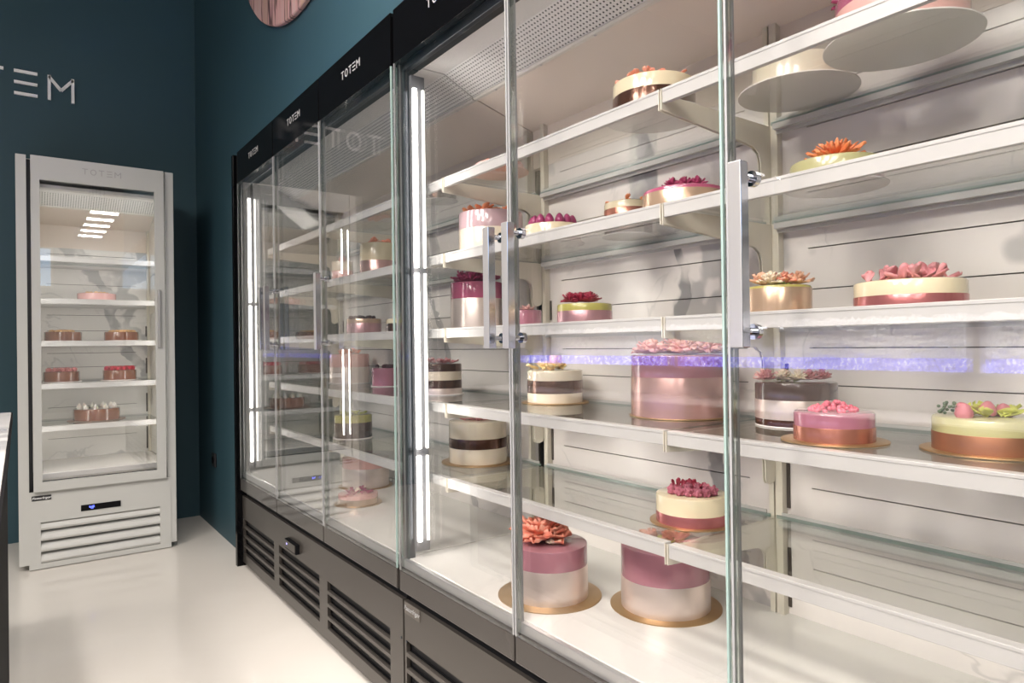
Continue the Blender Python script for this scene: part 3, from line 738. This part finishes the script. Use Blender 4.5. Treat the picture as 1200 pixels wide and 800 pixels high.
scatter_petals(t, .062, z+.001, 46, .026, F['dusty'], 91, up=75)
# ---- second shelf near
t, z = cake(2, 1.170, 1.701, .099, [(.076, 'ivory'), (.052, 'lav')], 'tall lavender and cream cake topped with orange petals, on the second shelf')
scatter_petals(t, .065, z+.001, 34, .036, F['orange'], 95, up=26)
t, z = cake(2, 1.170, 1.405, .076, [(.012, 'pearl'), (.036, 'cream')], 'low cream cake ringed with upright magenta strawberries, on the second shelf')
cones(t, ringpts(13, .054, z), .0125, .026, F['straw'], 'strawberry', None, .1, 4)
t, z = cake(2, 1.250, 1.202, .060, [(.030, 'brown'), (.034, 'copper'), (.018, 'cream')], 'small cream and brown cake with an orange crumb top, on the second shelf')
scatter_petals(t, .04, z+.001, 14, .022, F['orange'], 98, up=18)
t, z = cake(2, 1.130, .927, .084, [(.036, 'gold'), (.008, 'magenta')], 'low champagne gold cake with magenta berry clusters, at the centre post of the second shelf')
for i, (a, b_) in enumerate(((-.02, .012), (-.005, -.008), (.01, -.028), (.012, .02), (.03, -.01))): peony(t, (a, b_, z+.005), .024, F['magenta'], 100+i, 6, flat=1.1, dome=.7)
t, z = cake(2, 1.170, .621, .075, [(.022, 'blush'), (.020, 'green')], 'low pale green cake under one feathery coral flower, on the second shelf')
peony(t, (0, 0, z+.002), .050, F['orange'], 110, 6, flat=.55, n0=26, wid=.55, dome=.3)
# ---- top shelf near
t, z = cake(1, 1.120, .996, .088, [(.038, 'brown'), (.030, 'cream')], 'cream and brown cake with salmon crumb edge, at the centre post of the top shelf', .108)
scatter_petals(t, .07, z+.001, 30, .026, F['coral'], 115, up=10)
t, z = cake(1, 1.246, .735, .085, [(.05, 'ivory')], 'low ivory cake on a wide board, on the top shelf above the coral flower cake', .112)
scatter_petals(t, .045, z+.001, 10, .03, F['peach'], 117, up=15)
t, z = cake(1, 1.180, .513, .098, [(.055, 'palepink'), (.022, 'magenta')], 'pale pink cake with magenta blossoms on a wide board, rightmost of the top shelf', .117)
for i in range(9): peony(t, (.075*math.cos(i*.7), .075*math.sin(i*.7), z), .03, F['magenta' if i % 2 else 'dusty'], 120+i, 4, flat=.7)
t, z = cake(1, 1.110, 1.568, .070, [(.022, 'palepink')], 'flat salmon tart seen from below, on the top shelf above the lavender cake', .085, pbr('salmon_board', (.72, .42, .34), .5))
scatter_petals(t, .04, z+.001, 8, .025, F['coral'], 130, up=10)
# ---- far cabinet
t, z = cake(1, 1.160, 1.99, .055, [(.030, 'brown'), (.008, 'copper')], 'small brown cake with salmon petals beyond the middle post, on the top shelf')
scatter_petals(t, .035, z+.001, 10, .022, F['coral'], 131, up=30)
t, z = cake(2, 1.200, 2.121, .058, [(.014, 'cream')], 'flat almond tart beyond the middle post, on the second shelf')
berries(t, [(rg.uniform(-.038, .038), rg.uniform(-.038, .038), z+.003) for k in range(26)], .006, F['almond'], 'almond', False, .6, 8)
t, z = cake(2, 1.200, 2.560, .078, [(.076, 'rose'), (.072, 'cream')], 'tall cream and rose cake with coral petals, on the second shelf of the farther cabinet')
scatter_petals(t, .05, z+.001, 14, .034, F['coral'], 133, up=30)
t, z = cake(2, 1.130, 2.78, .045, [(.055, 'palepink'), (.04, 'ivory')], 'small ivory and pink cake left of the tall cream and rose cake')
cones(t, [(0, 0, z)], .016, .03, F['pink'], 'sugar_rose', None, 0)
t, z = cake(3, 1.200, 2.719, .074, [(.046, 'blush'), (.020, 'gold')], 'blush pink cake heaped with dark berries, on the third shelf of the farther cabinet')
berries(t, [(rg.uniform(-.045, .045), rg.uniform(-.045, .045), z+.006) for k in range(22)], .009, F['darkb'], 'dark_berry', False, 1, 9)
t, z = cake(3, 1.215, 2.344, .082, [(.034, 'choc'), (.018, 'cream')], 'brown cake with yellow petals half hidden by the middle post, on the third shelf')
scatter_petals(t, .05, z+.001, 18, .030, F['yellow'], 137, up=40)
t, z = cake(4, 1.256, 3.02, .092, [(.073, 'pearl'), (.060, 'palepink')], 'tall pearl and pale pink cake with coral petals, in the farther cabinet', .096)
scatter_petals(t, .05, z+.001, 16, .036, F['coral'], 139, up=30)
t, z = cake(4, 1.259, 2.640, .056, [(.076, 'hotrose')], 'small bright pink cake with dark berries, on the fourth shelf of the farther cabinet')
berries(t, [(rg.uniform(-.035, .035), rg.uniform(-.035, .035), z+.006) for k in range(14)], .009, F['darkb'], 'dark_berry', False, 1, 9)
t, z = cake(4, 1.193, 2.05, .070, [(.020, 'pearl'), (.028, 'brown'), (.030, 'ivory'), (.026, 'brown')], 'brown and cream striped cake with pink petals, beyond the middle post on the fourth shelf')
scatter_petals(t, .045, z+.001, 22, .026, F['dusty'], 141, up=40)
t, z = cake(5, 1.150, 2.729, .079, [(.027, 'choc'), (.038, 'brown'), (.030, 'olive')], 'olive topped chocolate cake on the lowest shelf of the farther cabinet', .084)
scatter_petals(t, .045, z+.001, 10, .028, F['lime'], 143, 'leaf', up=20)
t, z = cake(0, 1.224, 2.775, .100, [(.082, 'pearl'), (.042, 'palepink')], "tall pearl and pink cake with magenta petals, on the farther cabinet's floor", .117, M_gold)
scatter_petals(t, .04, z+.001, 16, .032, F['magenta'], 145, up=30)
t, z = cake(0, 1.062, 2.482, .076, [(.022, 'gold'), (.016, 'palepink')], 'low gold cake strewn with magenta petals, on the floor of the farther cabinet', .092, M_gold)
scatter_petals(t, .06, z+.001, 24, .02, F['magenta'], 147, up=25); cones(t, [(0, 0, z)], .012, .02, F['creamf'], 'sugar_rose', None, 0)
# ---- small fridge
G = 'chocolate cakes in the small fridge'
t, z = cake(2, .351, 4.40, .094, [(.042, 'palepink')], 'pale pink glazed cake with orange bits, alone on the second shelf of the small fridge', group=G)
for c in t.children:
    if c.name.startswith('glazed'): c.data.materials[0] = glaze('light_pink_glaze', (.80, .44, .42))
berries(t, [(.055*math.cos(k*.9)*rg.uniform(.3, 1), .055*math.sin(k*.9), z+.002) for k in range(26)], .009, F['nut'], 'caramel_bit', False, .9, 2)
for i, (x, s) in enumerate(((.193, 'left'), (.469, 'right'))):
    t, z = cake(3, x, 4.40, .086, [(.048, 'cocoa')], f'chocolate glazed cake with caramel nuts, {s} one on the third shelf of the small fridge', group=G)
    berries(t, [(.062*math.cos(k*.83)*rg.uniform(.2, 1), .062*math.sin(k*.83), z+.002) for k in range(30)], .0105, F['nut'], 'caramel_nut', False, .9, 2+i)
t, z = cake(4, .184, 4.40, .083, [(.054, 'cocoa')], 'chocolate glazed cake with pale pink raspberries, left on the fourth shelf of the small fridge', group=G)
berries(t, ringpts(12, .062, z+.008)+ringpts(6, .032, z+.008), .0115, pbr('frosted_raspberry_skin', (.62, .20, .20), .5), seed=3)
t, z = cake(4, .458, 4.40, .083, [(.054, 'cocoa')], 'chocolate glazed cake with bright red raspberries, right on the fourth shelf of the small fridge', group=G)
berries(t, ringpts(14, .066, z+.009)+ringpts(8, .040, z+.009)+[(0, 0, z+.009)], .0125, F['red'], seed=4)
t, z = cake(5, .345, 4.40, .112, [(.062, 'cocoa')], 'wide chocolate cake with white meringue kisses, lowest in the small fridge', .14, pbr('brown_board', (.16, .09, .06), .5), group=G)
cones(t, ringpts(11, .085, z), .0135, .030, F['mer'], 'meringue_kiss', [(0, 0), (.85, 0), (1, .2), (.85, .45), (.5, .65), (.4, .75), (.12, .97), (0, 1)], .05)

# ------------------------------------------------------------------ serving counter with ice display at the left
ctr = empty('serving_counter', (-.40, 1.1, 0), 'black serving counter with white marble top at the left edge of the aisle', 'counter')
M_cblack = pbr('black_counter_laminate', (.005, .0045, .005), .65, spec=.08)
M_ctop = marble('counter_marble_top', (.62, .60, .57), (.25, .25, .26), .15, 2.5, .05, 8.8)
def pl(name, mat, parent, *bx, bev=0.):
    bm = bmesh.new()
    for b_ in bx: box(bm, *b_, bev)
    o = link(name, bm, mat, parent); o.location = -Vector(parent.location); return o
pl('counter_body', M_cblack, ctr, (-.80, -.036, -1.2, 2.80, .0, .856))
pl('counter_top', M_ctop, ctr, (-.82, -.024, -1.22, 2.82, .8565, .876), bev=.002)
pl('top_edge_trim', M_cblack, ctr, (-.0238, -.020, -1.22, 2.824, .850, .874), (-.82, -.020, 2.8202, 2.824, .850, .874))
pl('plinth', pbr('grey_stone_plinth', (.34, .33, .33), .5), ctr, (-.0359, -.006, -1.2, 2.40, 0, .020), (-.0359, -.018, 2.40, 2.50, 0, .035))

ice = empty('ice_display', (-.35, 1.1, .876), 'blue-lit crushed ice display on the black counter, seen as blue reflection in the doors', 'display')
pl('tray', M_alu, ice, (-.52, -.285, -.9, 2.75, .8765, .985), bev=.003)
M_ice = bpy.data.materials.new('crushed_ice'); M_ice.use_nodes = True
def mk_ice():
    nt = M_ice.node_tree; b = nt.nodes['Principled BSDF']; N = nt.nodes.new; L = nt.links.new
    b.inputs['Base Color'].default_value = (.86, .90, .96, 1); b.inputs['Roughness'].default_value = .25
    g = N('ShaderNodeNewGeometry'); n = N('ShaderNodeTexVoronoi'); n.inputs['Scale'].default_value = 55; L(g.outputs['Position'], n.inputs['Vector'])
    bp = N('ShaderNodeBump'); bp.inputs['Strength'].default_value = 1.; bp.inputs['Distance'].default_value = .02; L(n.outputs['Distance'], bp.inputs['Height']); L(bp.outputs[0], b.inputs['Normal'])
mk_ice()
bm = bmesh.new(); rg2 = random.Random(11); nu, nv = 365, 16; grid = []
for i in range(nu+1):
    row = []
    for j in range(nv+1):
        s = j/nv; y = -.88+3.61*i/nu
        row.append(bm.verts.new((-.342-.15*s+rg2.uniform(-.006, .006), y, .987+.165*s**.8+rg2.uniform(-.009, .009) if j else .985)))
    grid.append(row)
for i in range(nu):
    for j in range(nv): bm.faces.new((grid[i][j], grid[i+1][j], grid[i+1][j+1], grid[i][j+1]))
o = link('crushed_ice', bm, M_ice, ice); o.location = -ice.location
o['kind'] = 'stuff'
M_cry = bpy.data.materials.new('blue_glow_crystals'); M_cry.use_nodes = True
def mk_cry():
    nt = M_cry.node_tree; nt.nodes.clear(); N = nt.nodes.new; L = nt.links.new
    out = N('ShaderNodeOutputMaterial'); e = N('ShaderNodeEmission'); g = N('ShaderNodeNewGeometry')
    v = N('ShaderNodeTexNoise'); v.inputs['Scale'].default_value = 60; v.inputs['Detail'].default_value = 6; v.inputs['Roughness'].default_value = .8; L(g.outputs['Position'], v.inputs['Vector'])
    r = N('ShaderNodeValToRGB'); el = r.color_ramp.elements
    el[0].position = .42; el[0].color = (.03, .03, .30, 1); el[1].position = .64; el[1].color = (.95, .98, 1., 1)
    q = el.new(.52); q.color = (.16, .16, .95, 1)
    L(v.outputs['Fac'], r.inputs['Fac']); L(r.outputs['Color'], e.inputs[0]); e.inputs[1].default_value = 6.5  # blue light and white sparkle put into the emission colour
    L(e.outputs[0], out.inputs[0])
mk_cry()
pl('blue_glow_crystal_row', M_cry, ice, (-.318, -.306, -.88, .695, .986, 1.026), (-.318, -.306, .735, 1.72, .986, 1.026), (-.318, -.306, 1.76, 2.73, .986, 1.026))  # row glows by itself, in place of crystals lit by the strip
pl('blue_light_strip', emitter('blue_led_strip', (.25, .26, 1.), 90.), ice, (-.336, -.330, -.88, .695, .990, 1.010), (-.336, -.330, .735, 1.72, .990, 1.010), (-.336, -.330, 1.76, 2.73, .990, 1.010))
pl('divider', M_alu, ice, (-.33, -.286, .70, .73, .985, 1.13), (-.33, -.286, 1.725, 1.755, .985, 1.13))
pl('added_spill_shield', M_alu, ice, (-.3055, -.300, -.88, 2.73, .9852, .989))  # strip added to hold back the blue spill

# ------------------------------------------------------------------ ceiling lights
M_lamp = emitter('lamp_diffuser', (1., .93, .85), 14.)
def downlight(x, y, e, label, sx=.17, sy=.17, cone=None, z=3.3, tilt=0.):
    r = empty('pendant_panel_light', (x, y, z), label, 'light', 'ceiling lights')
    bm = bmesh.new(); lathe(bm, [(0, 0), (.008, 0), (.008, CZ-z-.001), (0, CZ-z-.001)], 12); link('rod', bm, M_dark, r)
    bm = bmesh.new(); box(bm, -sx/2-.015, sx/2+.015, -sy/2-.015, sy/2+.015, -.02, 0, .003); hs = link('housing', bm, M_fwhite, r)
    bm = bmesh.new(); box(bm, -sx/2, sx/2, -sy/2, sy/2, -.024, -.0205); df = link('diffuser', bm, M_lamp, r)
    l = bpy.data.lights.new('lamp', 'AREA'); l.shape = 'RECTANGLE'; l.size = sx; l.size_y = sy; l.energy = e; l.color = (1., .925, .875)
    if cone: l.spread = math.radians(cone)
    lo = bpy.data.objects.new('lamp', l); C.objects.link(lo); lo.parent = r; lo.location = (.03*math.sin(tilt), 0, -.03*math.cos(tilt))
    for o in (hs, df, lo): o.rotation_euler = (0, -tilt, 0)
    return r
spots = [(-.55, -.5), (-.55, .5), (-.55, 1.5), (.25, -.1), (.25, .9), (.25, 1.9)]
for i, (x, y) in enumerate(spots):
    downlight(x, y, 17, 'small square pendant panel over the aisle, above the frame', cone=120)
for i, y in enumerate((-3.1, -3.7, -4.3, -4.9, -5.5)):
    downlight(1.0, y, 18, 'rectangular pendant panel in the row behind the camera', .34, .16, z=3.07)
for i, (x, y) in enumerate(((-1.9, -.9), (-1.9, .3), (-1.9, 1.5), (-3.4, -.8), (-3.4, .8), (-1.9, -2.8), (-3.4, -3.2))):
    downlight(x, y, 27, 'added unseen square tilted pendant panel that lights the cabinets from across the shop', .7, .7, cone=115, tilt=math.radians(38))  # unseen panels added and tilted to throw light onto the cabinet backs

# ------------------------------------------------------------------ world, camera, view
w = bpy.data.worlds.new('world'); bpy.context.scene.world = w; w.use_nodes = True
w.node_tree.nodes['Background'].inputs[0].default_value = (.5, .55, .6, 1); w.node_tree.nodes['Background'].inputs[1].default_value = .3
yaw, pitch, roll = math.radians(36.196), math.radians(.256), math.radians(-.765)
fw = Vector((math.sin(yaw)*math.cos(pitch), math.cos(yaw)*math.cos(pitch), math.sin(pitch)))
rt = Vector((math.cos(yaw), -math.sin(yaw), 0)); up = rt.cross(fw)
rt2 = rt*math.cos(roll)+up*math.sin(roll); up2 = -rt*math.sin(roll)+up*math.cos(roll)
cd = bpy.data.cameras.new('camera'); cam = bpy.data.objects.new('camera', cd); C.objects.link(cam)
cd.sensor_width = 36; cd.lens = 788.8/1200*36; cd.clip_start = .02
m = Matrix((rt2, up2, -fw)).transposed().to_4x4(); m.translation = (0, 0, 1.081); cam.matrix_world = m
sc = bpy.context.scene; sc.camera = cam
sc.view_settings.view_transform = 'Standard'; sc.view_settings.look = 'None'; sc.view_settings.gamma = 1
sc.view_settings.use_curve_mapping = False; sc.view_settings.exposure = -0.16
try:
    sc.cycles.transparent_max_bounces = 48; sc.cycles.max_bounces = 12; sc.cycles.diffuse_bounces = 4; sc.cycles.glossy_bounces = 5
    sc.cycles.use_denoising = True; sc.cycles.sample_clamp_indirect = 6
except Exception: pass
